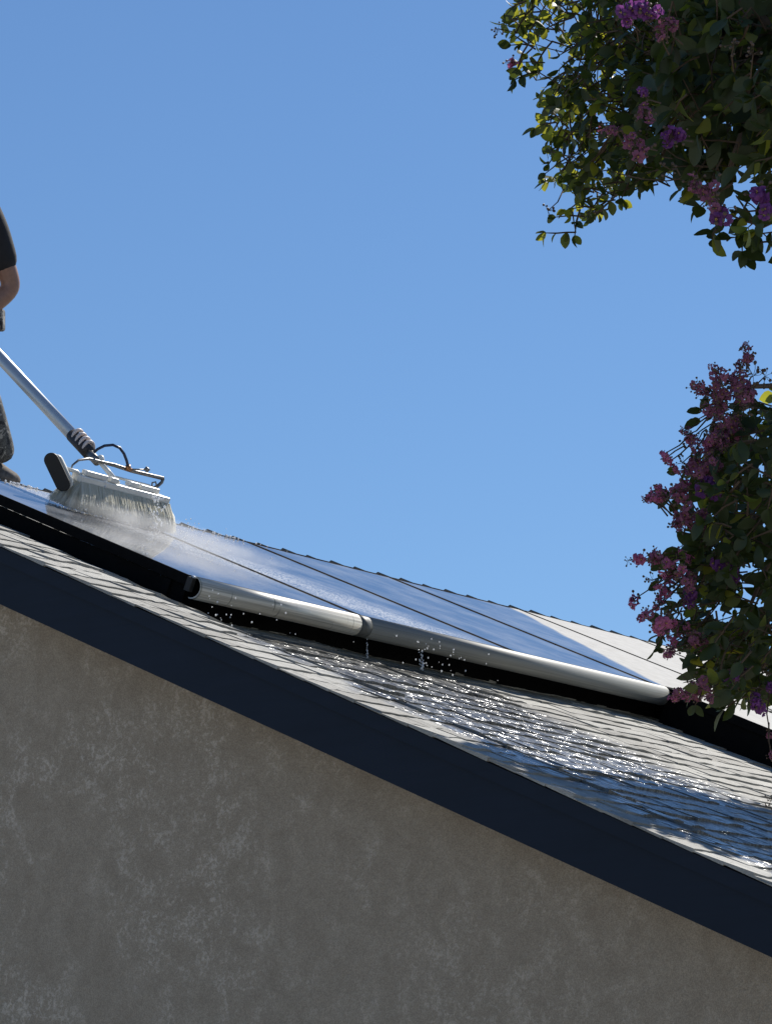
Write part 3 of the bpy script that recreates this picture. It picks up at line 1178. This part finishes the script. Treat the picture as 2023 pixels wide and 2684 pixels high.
for ank, dpx in ((ankL, 1), (ankR, -1)):
    d = (rgt * 0.72 * dpx - fwd * 0.69).normalized()
    sd = d.cross(Vector((0, 0, 1))).normalized()
    up_ = Vector((0, 0, 1))
    toe = ank + rgt * 0.086 * dpx - fwd * 0.10 - upv * 0.150
    for nm, secs, mt in (("shoe", ((0.0, .026, .012, .050), (.03, .036, .010, .075), (.08, .038, .010, .105), (.13, .040, .010, .092), (.19, .047, .010, .064), (.235, .042, .010, .054), (.262, .026, .012, .036)), M['shoe']),
                         ("shoe_sole", ((-0.004, .028, -.006, .013), (.03, .039, -.006, .0125), (.10, .038, -.006, .0125), (.19, .050, -.006, .0125), (.24, .045, -.006, .0125), (.268, .026, -.004, .013)), M['sole'])):
        q = MB()
        rows = []
        for (u, w, h0, h1) in secs:
            h1 = h1 * (1.35 if nm == 'shoe' else 1.0)
            w *= 1.12
            c = toe - d * (0.268 - u)
            n_ = 10
            row = []
            for k in range(n_):
                a = 2 * pi * k / n_
                ca, sa = cos(a), sin(a)
                w_ = w * (1.0 if sa < 0.3 else 0.82)
                row.append(c + sd * w_ * (abs(ca) ** 0.7) * (1 if ca > 0 else -1) + up_ * ((h0 + h1) / 2 + (h1 - h0) / 2 * (abs(sa) ** 0.75) * (1 if sa > 0 else -1)))
            rows.append(row)
        for row in rows:
            q.v += [tuple(p) for p in row]
        for i in range(len(rows) - 1):
            for k in range(n_):
                k2 = (k + 1) % n_
                q.f.append((i * n_ + k, i * n_ + k2, (i + 1) * n_ + k2, (i + 1) * n_ + k))
        q.f += [tuple(range(n_))[::-1], tuple((len(rows) - 1) * n_ + k for k in range(n_))]
        q.m = [0] * len(q.f)
        o = q.build(nm, mt, person, smooth=True)
        ss = o.modifiers.new("sub", 'SUBSURF')
        ss.levels = ss.render_levels = 1

# ---------------------------------------------------------------- crape myrtle
rt = random.Random(3)


def leaf_mesh(name, ln_, wd, fold, curl, mat):
    q = MB()
    st = [(0.0, 0.10), (0.18, 0.62), (0.42, 1.0), (0.68, 0.95), (0.88, 0.55), (1.0, 0.06)]
    for (u, w) in st:
        z = -curl * u * u * ln_
        q.v += [(u * ln_, -w * wd / 2, z + fold * w * wd), (u * ln_, 0, z), (u * ln_, w * wd / 2, z + fold * w * wd)]
    for k in range(len(st) - 1):
        a = 3 * k
        q.f += [(a, a + 3, a + 4, a + 1), (a + 1, a + 4, a + 5, a + 2)]
    q.m = [0] * len(q.f)
    return q.v, q.f, q.mesh(name, mat, True)


leafs = [leaf_mesh("leaf", 0.056, 0.034, 0.10, 0.15, M['leaf']), leaf_mesh("leaf", 0.048, 0.030, 0.22, 0.35, M['leaf']),
         leaf_mesh("leaf", 0.060, 0.033, 0.05, 0.5, M['leaf']), leaf_mesh("leaf", 0.044, 0.028, 0.3, 0.1, M['leaf']),
         leaf_mesh("leaf", 0.050, 0.033, 0.12, 0.25, M['leaf2']), leaf_mesh("leaf", 0.046, 0.027, 0.25, 0.3, M['leaf2'])]


def orient(p, d, nrm, s_=1.0, roll=0.0):
    d = d.normalized()
    y = nrm.cross(d)
    if y.length < 1e-4:
        y = d.orthogonal()
    y.normalize()
    z = d.cross(y)
    return Matrix(((d.x * s_, y.x * s_, z.x * s_, p.x), (d.y * s_, y.y * s_, z.y * s_, p.y), (d.z * s_, y.z * s_, z.z * s_, p.z), (0, 0, 0, 1))) @ Matrix.Rotation(roll, 4, 'X')


def rnd_dir(r_):
    while True:
        v = Vector((r_.uniform(-1, 1), r_.uniform(-1, 1), r_.uniform(-1, 1)))
        if 0.1 < v.length < 1:
            return v.normalized()


def in_poly(x, y, poly):
    c = False
    j = len(poly) - 1
    for i in range(len(poly)):
        xi, yi = poly[i]
        xj, yj = poly[j]
        if (yi > y) != (yj > y) and x < (xj - xi) * (y - yi) / (yj - yi) + xi:
            c = not c
        j = i
    return c


def crop5(x, y):
    return x / 2.157 + 1250, y / 2.157


def crop6(x, y):
    return x / 1.924 + 1600, y / 1.924 + 850


POLY_TOP = [crop5(*q_) for q_ in [(190, -150), (175, 60), (190, 180), (215, 260), (240, 350), (300, 440), (400, 440), (480, 470), (470, 520), (400, 560), (375, 680),
            (430, 780), (440, 870), (405, 940), (450, 1000), (520, 980), (550, 1060), (490, 1110), (500, 1190), (440, 1260), (500, 1310), (580, 1310),
            (620, 1200), (700, 1240), (750, 1200), (750, 1110), (830, 1060), (920, 1080), (1010, 1070), (1060, 990), (1110, 900), (1190, 1000), (1190, 1080), (1150, 1180),
            (1220, 1290), (1310, 1330), (1420, 1340), (1480, 1400), (1570, 1390), (1660, 1340), (2100, 1350), (2100, -150)]]
HOLES_TOP = [(crop5(455, 225), 30), (crop5(850, 190), 22), (crop5(720, 630), 22), (crop5(600, 830), 20), (crop5(590, 1020), 18), (crop5(720, 890), 14), (crop5(640, 1110), 16),
             (crop5(1130, 930), 24), (crop5(700, 330), 10), (crop5(520, 600), 9), (crop5(1300, 1230), 14), (crop5(430, 380), 12), (crop5(660, 60), 10)]
POLY_LOW = [crop6(*q_) for q_ in [(740, 420), (700, 520), (640, 590), (560, 700), (540, 800), (560, 900), (520, 1000), (430, 1080), (430, 1140), (500, 1200), (520, 1300), (480, 1420),
            (520, 1480), (450, 1560), (450, 1640), (520, 1700), (520, 1800), (560, 1850), (640, 1880), (700, 1900), (760, 1940), (830, 1860), (1050, 1900), (1050, 400)]]
HOLES_LOW = [(crop6(690, 1240), 22), (crop6(770, 1260), 18), (crop6(540, 1440), 22), (crop6(590, 1300), 12), (crop6(760, 580), 12), (crop6(500, 950), 16), (crop6(580, 1060), 10), (crop6(650, 1400), 10),
             (crop6(800, 1190), 12), (crop6(720, 750), 8), (crop6(630, 1000), 8)]

tree = thing("crape_myrtle_tree", "crape myrtle with purple flower clusters and dark leaves hanging over the view", "tree", (-2.3, -6.6, 0))
leaf_list = []      # (shape index, matrix)
tw = MB()


def sprig(p, d, n, ln_, thin, rr, size=1.0):
    """a short stem with opposite leaves"""
    d = d.normalized()
    pts = [p]
    cur = p.copy()
    dd = d.copy()
    for k in range(n):
        dd = (dd + rnd_dir(rr) * 0.22 + Vector((0, 0, -0.10))).normalized()
        cur = cur + dd * ln_ / n
        pts.append(cur.copy())
        for sg in (-1, 1):
            if rr.random() < 0.12:
                continue
            sidev = dd.cross(rnd_dir(rr)).normalized()
            ld = (dd * rr.uniform(0.2, 0.9) + sidev * sg * rr.uniform(0.6, 1.0)).normalized()
            nrm = (Vector((0, 0, 1)) * rr.uniform(0.2, 1.0) + rnd_dir(rr) * 0.9).normalized()
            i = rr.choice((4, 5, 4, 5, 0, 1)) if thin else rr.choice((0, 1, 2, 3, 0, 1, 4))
            leaf_list.append((i, orient(cur, ld, nrm, size * rr.uniform(0.65, 1.2)), (cur - CAM).dot(fwd)))
    ld = dd
    leaf_list.append((rr.randrange(4), orient(cur, ld, rnd_dir(rr), size * rr.uniform(0.7, 1.1)), (cur - CAM).dot(fwd)))
    tw.tube(pts, [0.0022] * (len(pts) - 1) + [0.0012], 4, False)
    return pts[0]


def fill(poly, holes, count, dfun, thinfun, rr, size=1.0, x0=None):
    xs = [q_[0] for q_ in poly]
    ys = [q_[1] for q_ in poly]
    got = 0
    roots = []
    while got < count:
        x, y = rr.uniform(min(xs), max(xs)), rr.uniform(min(ys), max(ys))
        if not in_poly(x, y, poly):
            continue
        if any((x - hx) ** 2 + (y - hy) ** 2 < hr * hr * 2.0 for (hx, hy), hr in holes):
            continue
        t = dfun(x, y, rr)
        out = (rgt * (-0.5) + upv * rr.uniform(-0.9, 0.5) + fwd * rr.uniform(-0.7, 0.7) + rgt * rr.uniform(-0.6, 0.6))
        p = at(x, y, t)
        ln_ = rr.uniform(0.05, 0.09)
        p0 = p - out.normalized() * ln_ * 0.5
        sprig(p0, out, rr.choice((2, 2, 3)), ln_, rr.random() < thinfun(x, y), rr, size)
        roots.append(p0)
        got += 1
    return roots


def d_top(x, y, rr):
    u = (x - 1330) / 700
    return 8.3 - 1.1 * max(0, min(1, u)) + rr.uniform(-0.35, 0.45)


def d_low(x, y, rr):
    return 7.5 + rr.uniform(-0.4, 0.5)


LEFT_TOP = [(min(x, 1740), y) for x, y in POLY_TOP]
RIGHT_TOP = [(max(x, 1640), y) for x, y in POLY_TOP]
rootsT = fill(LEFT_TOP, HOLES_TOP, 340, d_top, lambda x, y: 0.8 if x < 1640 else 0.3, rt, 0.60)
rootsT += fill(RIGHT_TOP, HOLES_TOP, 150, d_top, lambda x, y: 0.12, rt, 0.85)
# denser heart of the crown on the right
HEART = [crop5(*q_) for q_ in [(1000, -120), (1000, 500), (1120, 700), (1200, 900), (1350, 1050), (1667, 1050), (2100, 1050), (2100, -120)]]
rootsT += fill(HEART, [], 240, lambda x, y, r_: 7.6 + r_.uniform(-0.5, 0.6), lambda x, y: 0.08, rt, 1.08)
BLOOM = [crop6(*q_) for q_ in [(680, 250), (560, 300), (500, 500), (420, 680), (300, 850), (330, 1000), (430, 1080), (260, 1200), (280, 1320), (220, 1480), (330, 1650), (400, 1850), (560, 1850), (560, 700), (740, 420)]]
fill(BLOOM, HOLES_LOW, 70, lambda x, y, r_: 7.45 + r_.uniform(-0.15, 0.2), lambda x, y: 0.3, rt, 0.55)
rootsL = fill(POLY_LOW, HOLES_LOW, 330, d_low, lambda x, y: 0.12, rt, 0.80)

# flower clusters
def flower(q, c, nrm, r_, rr, mi=0):
    nrm = nrm.normalized()
    a0 = nrm.orthogonal().normalized()
    b0 = nrm.cross(a0)
    for k in range(6):
        a = 2 * pi * k / 6 + rr.uniform(-0.2, 0.2)
        d = a0 * cos(a) + b0 * sin(a)
        t = nrm.cross(d)
        base = c + d * r_ * 0.2
        mid = c + d * r_ * 0.62 + nrm * r_ * rr.uniform(-0.1, 0.35)
        tip = c + d * r_ * 1.0 + nrm * r_ * rr.uniform(-0.35, 0.3)
        w = r_ * 0.42
        vs = [base, mid - t * w + nrm * r_ * rr.uniform(-.2, .2), mid + t * w + nrm * r_ * rr.uniform(-.2, .2),
              tip - t * w * 0.7 + nrm * r_ * rr.uniform(-.25, .25), tip + t * w * 0.7 + nrm * r_ * rr.uniform(-.25, .25), mid + nrm * r_ * .12]
        q.add(vs, [(0, 1, 5), (0, 5, 2), (1, 3, 5), (3, 4, 5), (4, 2, 5)], mi)
    for k in range(5):
        q.ball(c + nrm * r_ * 0.25 + rnd_dir(rr) * r_ * 0.13, r_ * 0.07, 4, 3, mi=1)


def panicle(nf, nb, spread, pm, rr):
    q = MB()
    for k in range(nf):
        c = rnd_dir(rr) * rr.uniform(0.1, 1.0) * spread
        flower(q, c, c.normalized() + rnd_dir(rr) * 0.6, rr.uniform(0.011, 0.017), rr)
        q.tube([Vector((0, 0, 0)), c * 0.5 + rnd_dir(rr) * 0.004, c], 0.0009, 4, False, 3)
    for k in range(nb):
        c = rnd_dir(rr) * rr.uniform(0.6, 1.5) * spread
        q.ball(c, rr.uniform(0.0028, 0.0048), 6, 4, mi=2)
        q.tube([c * 0.1, c * 0.6 + rnd_dir(rr) * 0.003, c], 0.0007, 4, False, 3)
    return q.mesh("flower_cluster", [pm, M['stamen'], M['bud'], M['twig']])


pan = {'p': [panicle(7, 6, 0.022, M['petal'], rt) for _ in range(3)],
       'k': [panicle(5, 7, 0.022, M['petal_sunlit'], rt) for _ in range(3)],
       'd': [panicle(5, 10, 0.024, M['petaldull'], rt) for _ in range(3)],
       'b': [panicle(0, 10, 0.024, M['petaldull'], rt) for _ in range(2)]}
FL_LOW = [(690, 160, 45, 'd'), (650, 320, 70, 'd'), (540, 350, 55, 'd'), (450, 310, 40, 'd'), (520, 440, 50, 'd'), (600, 500, 60, 'd'), (600, 560, 55, 'k'), (500, 600, 55, 'k'), (400, 580, 45, 'k'),
          (300, 690, 38, 'k'), (420, 720, 60, 'd'), (490, 690, 60, 'd'), (490, 830, 70, 'p'), (350, 850, 60, 'd'), (250, 880, 50, 'k'), (195, 870, 38, 'd'), (380, 960, 60, 'd'), (330, 1010, 40, 'd'),
          (450, 970, 50, 'd'), (150, 1190, 50, 'k'), (240, 1170, 45, 'd'), (350, 1150, 40, 'd'), (310, 1260, 60, 'd'), (380, 1290, 50, 'd'), (550, 1210, 50, 'p'), (620, 1290, 40, 'p'), (410, 1370, 45, 'p'),
          (280, 1350, 40, 'd'), (115, 1390, 48, 'k'), (190, 1460, 38, 'd'), (265, 1500, 52, 'k'), (340, 1540, 40, 'd'), (310, 1640, 38, 'd'), (450, 1610, 50, 'd'), (590, 1800, 50, 'p'), (640, 1790, 50, 'p'),
          (740, 1915, 48, 'p'), (805, 1830, 40, 'p'), (430, 1840, 50, 'd'), (350, 1860, 42, 'd'), (500, 1870, 42, 'd'), (806, 2080, 28, 'd'), (812, 2180, 28, 'd'), (380, 560, 30, 'b'), (720, 260, 60, 'b'),
          (780, 260, 50, 'b'), (210, 1290, 40, 'b'), (240, 1390, 45, 'b'), (90, 1190, 30, 'b'), (400, 1800, 45, 'b'), (360, 700, 40, 'b'), (560, 260, 50, 'd'), (700, 420, 50, 'b'), (560, 1000, 40, 'b'), (796, 2405, 26, 'b'), (808, 2440, 30, 'b')]
FL_TOP = [(840, 60, 75, 'p'), (930, 40, 75, 'p'), (1000, 70, 60, 'p'), (850, 120, 50, 'p'), (1100, 770, 65, 'p'), (1150, 760, 60, 'p'), (190, 350, 42, 'k'), (940, 510, 40, 'p'), (950, 640, 60, 'd'), (1380, 1200, 80, 'p'),
          (1340, 1150, 60, 'd'), (1590, 1100, 85, 'p'), (1640, 1190, 60, 'p'), (920, 830, 75, 'd'), (870, 780, 60, 'd'), (1320, 1060, 80, 'd'), (1230, 1040, 60, 'd'), (670, 700, 60, 'd'), (740, 740, 55, 'd'), (1100, 130, 60, 'd'), (1040, 180, 55, 'd'),
          (120, 160, 45, 'b'), (400, 1190, 50, 'b'), (560, 30, 45, 'b'), (1560, 300, 60, 'b'), (1450, 250, 60, 'b'), (1100, 960, 60, 'b')]
froots = []
FL_LOW = FL_LOW + [(x + rt.uniform(-38, 48), y + rt.uniform(-45, 45), r_ * rt.uniform(0.65, 0.95), ('k' if x < 360 else 'd') if kd != 'p' else 'p') for (x, y, r_, kd) in FL_LOW for _ in range(3) if 'b' != kd and 170 < x < 770]
for lst, cr, sc_, dep in ((FL_LOW, crop6, 1.924, 7.25), (FL_TOP, crop5, 2.157, 7.2)):
    for (x, y, r_, kd) in lst:
        px, py = cr(x, y)
        t = dep + rt.uniform(-0.15, 0.15)
        if lst is FL_TOP and x < 700:
            t = 8.1
        if lst is FL_TOP and x >= 700:
            t = 6.75
        p = at(px, py, t)
        size = (r_ / sc_) / FPX * t / 0.027
        m4 = Matrix.Translation(p) @ Matrix.Rotation(rt.uniform(0, 6.28), 4, rnd_dir(rt)) @ Matrix.Scale(size, 4)
        o = bpy.data.objects.new("flower_cluster", rt.choice(pan[kd]))
        col.objects.link(o)
        o.matrix_world = m4
        adopt(o, tree)
        if py < 2000:
            froots.append((p, lst is FL_TOP))

# leaves: the 300 that show largest are single leaves, the rest one mass
leaf_list.sort(key=lambda q_: q_[2])


def leaf_seen(m4):
    px, py, z = to_px(m4.translation)
    return -20 < px < 2050 and -20 < py < 2700


seen = [q_ for q_ in leaf_list if leaf_seen(q_[1])]
seen_ids = set(id(q_) for q_ in seen[:300])
for (i, m4, z) in seen[:300]:
    o = bpy.data.objects.new("leaf", leafs[i][2])
    col.objects.link(o)
    o.matrix_world = m4
    adopt(o, tree)
q = MB()
for it in leaf_list:
    if id(it) in seen_ids:
        continue
    i, m4, z = it
    q.add([m4 @ Vector(v) for v in leafs[i][0]], leafs[i][1], 1 if i >= 4 else 0)

# limbs: trunk out of the picture, boughs reaching the two visible masses
base = Vector((-2.3, -6.6, 0))
fork = Vector((-2.4, -6.5, 1.7))
tr = MB()
tr.tube([base, base + Vector((0.02, 0.05, 0.8)), fork], [0.10, 0.085, 0.075], 10)


def bough(a, b_, r0, r1, rr, n=8):
    pts = []
    for k in range(n + 1):
        u = k / n
        w = sin(pi * u) * 0.10
        pts.append(a.lerp(b_, u) + Vector((0, 0, 0.35 * sin(pi * u) * 0.5)) + rnd_dir(rr) * w * 0.4)
    tr.tube(pts, [r0 + (r1 - r0) * k / n for k in range(n + 1)], 7)
    return pts


hubs = []
for (px, py, t) in ((2120, 250, 7.5), (1840, 200, 7.6), (1650, 330, 8.0), (1550, 150, 8.2), (1900, 480, 7.4), (1500, 480, 8.2), (2000, 1250, 7.6), (1960, 1600, 7.5), (1930, 1050, 7.5), (1880, 1450, 7.5), (2000, 1750, 7.5)):
    hubs.append(at(px, py, t))
mainT = bough(fork, hubs[0], 0.05, 0.022, rt)
for h in hubs[1:6]:
    bough(hubs[0], h, 0.014, 0.005, rt)
mid_low = at(2300, 1500, 7.7)
bough(fork, mid_low, 0.05, 0.02, rt)
for h in hubs[6:]:
    bough(mid_low, h, 0.012, 0.004, rt)
for e in ((-0.9, -7.3, 4.6), (-1.6, -5.4, 5.2), (-2.6, -7.6, 5.0), (-1.0, -6.0, 5.6)):
    hubs.append(Vector(e))
    bough(fork, Vector(e), 0.045, 0.012, rt)
tr.build("trunk", M['bark'], tree, smooth=True)
# twigs from hubs to sprigs and flowers
for p, top in [(r_, True) for r_ in rootsT[::2]] + [(r_, False) for r_ in rootsL[::2]] + froots:
    cand = hubs[:6] if top else hubs[6:11]
    h = min(cand, key=lambda a: (a - p).length)
    mid = h.lerp(p, 0.55) + rnd_dir(rt) * 0.025
    st_ = p.lerp(h, min(1.0, 0.10 / max(0.01, (h - p).length)))
    tw.tube([st_ + rnd_dir(rt) * 0.01, st_.lerp(p, 0.5) + rnd_dir(rt) * 0.006, p], [0.0018, 0.0015, 0.0012], 4, False)
tag(tw.build("twigs", M['twig'], tree), kind="stuff")
# rest of the crown, out of the picture
for _ in range(5200):
    h = rt.choice(hubs[11:] + [Vector((-1.4, -6.4, 4.9)), Vector((-2.0, -7.0, 5.4)), at(2700, 600, 7.8), at(2600, 1300, 7.9)])
    p = h + Vector((rt.gauss(0, 0.38), rt.gauss(0, 0.38), rt.gauss(0, 0.33)))
    px, py, z = to_px(p)
    if px < 2080 and z > 0.5:
        continue
    i = rt.randrange(6)
    m4 = orient(p, rnd_dir(rt), rnd_dir(rt) + Vector((0, 0, 0.8)), rt.uniform(0.9, 1.5))
    q.add([m4 @ Vector(v) for v in leafs[i][0]], leafs[i][1], 1 if i >= 4 else 0)
for _ in range(9000):     # the upper crown towards the sun, above and right of the picture
    if rt.random() < 0.5:
        p = at(rt.uniform(1600, 2300), rt.uniform(-250, 640), rt.uniform(7.0, 8.0)) + sun_dir * rt.uniform(0.45, 1.3)
    else:
        p = at(rt.uniform(1700, 2250), rt.uniform(1050, 1900), rt.uniform(7.2, 8.0)) + sun_dir * rt.uniform(0.7, 1.5)
    px, py, z = to_px(p)
    if px < 2085 and py > -60:
        continue
    i = rt.randrange(6)
    m4 = orient(p, rnd_dir(rt), rnd_dir(rt) * 0.7 + sun_dir, rt.uniform(1.0, 1.6))
    q.add([m4 @ Vector(v) for v in leafs[i][0]], leafs[i][1], 1 if i >= 4 else 0)
tag(q.build("crown", [M['leaf'], M['leaf2']], tree, smooth=True), kind="stuff")

# second tree beyond the eave, out of the picture: its shade falls on the wet shingles
tree2 = thing("shade_tree", "leafy tree beyond the eave that shades the wet shingles low on the roof", "tree", (2.6, -5.1, 0))
tq = MB()
b2 = Vector((2.6, -5.1, 0))
f2 = Vector((2.55, -4.9, 2.0))
tq.tube([b2, b2 + Vector((0, 0.06, 1)), f2], [0.12, 0.10, 0.085], 10)
q = MB()
SH = []
def roof_at(px, py):
    h = ROOF_H
    for _ in range(6):
        v = at(px, py, 1.0) - CAM
        t = (h - (CAM - ORG).dot(UN)) / v.dot(UN)
        q_ = CAM + v * t - ORG
        h = ROOF_H + 0.5 * roof_wob(q_.x, q_.dot(US)) + 0.5 * (h - ROOF_H)
    return q_.x, q_.dot(US)


SHADE = [roof_at(*q_) for q_ in ((1215, 1962), (1491, 2027), (1736, 2063), (1920, 2113), (2023, 2131), (2350, 2215), (2350, 2360), (2023, 2268), (1845, 2214), (1704, 2176))]
SHADE += [(RAKE_X - 0.1, SHADE[-1][1] - 0.1), (RAKE_X - 0.1, SHADE[0][1])]
sx = [q_[0] for q_ in SHADE]
ssv = [q_[1] for q_ in SHADE]
while len(SH) < 420:
    x, s_ = rt.uniform(min(sx), max(sx)), rt.uniform(min(ssv), max(ssv))
    if not in_poly(x, s_, SHADE):
        continue
    t = rt.uniform(1.9, 2.5)
    p = RP(x, s_, ROOF_H) + sun_dir * t
    while to_px(p)[0] < 2130:
        t += 0.1
        p = RP(x, s_, ROOF_H) + sun_dir * t
    SH.append(p)
for p in SH:
    for _ in range(16):
        pp = p + Vector((rt.gauss(0, 0.05), rt.gauss(0, 0.05), rt.gauss(0, 0.05)))
        i = rt.randrange(6)
        m4 = orient(pp, rnd_dir(rt), rnd_dir(rt) * 0.6 + sun_dir, rt.uniform(1.0, 1.7))
        q.add([m4 @ Vector(v) for v in leafs[i][0]], leafs[i][1], 1 if i >= 4 else 0)
for e in SH[::40]:
    pts = [f2, f2.lerp(e, 0.5) + Vector((0, 0, 0.25)), e]
    tq.tube(pts, [0.05, 0.025, 0.006], 6)
tq.build("trunk", M['bark'], tree2, smooth=True)
tag(q.build("crown", [M['leaf'], M['leaf2']], tree2, smooth=True), kind="stuff")
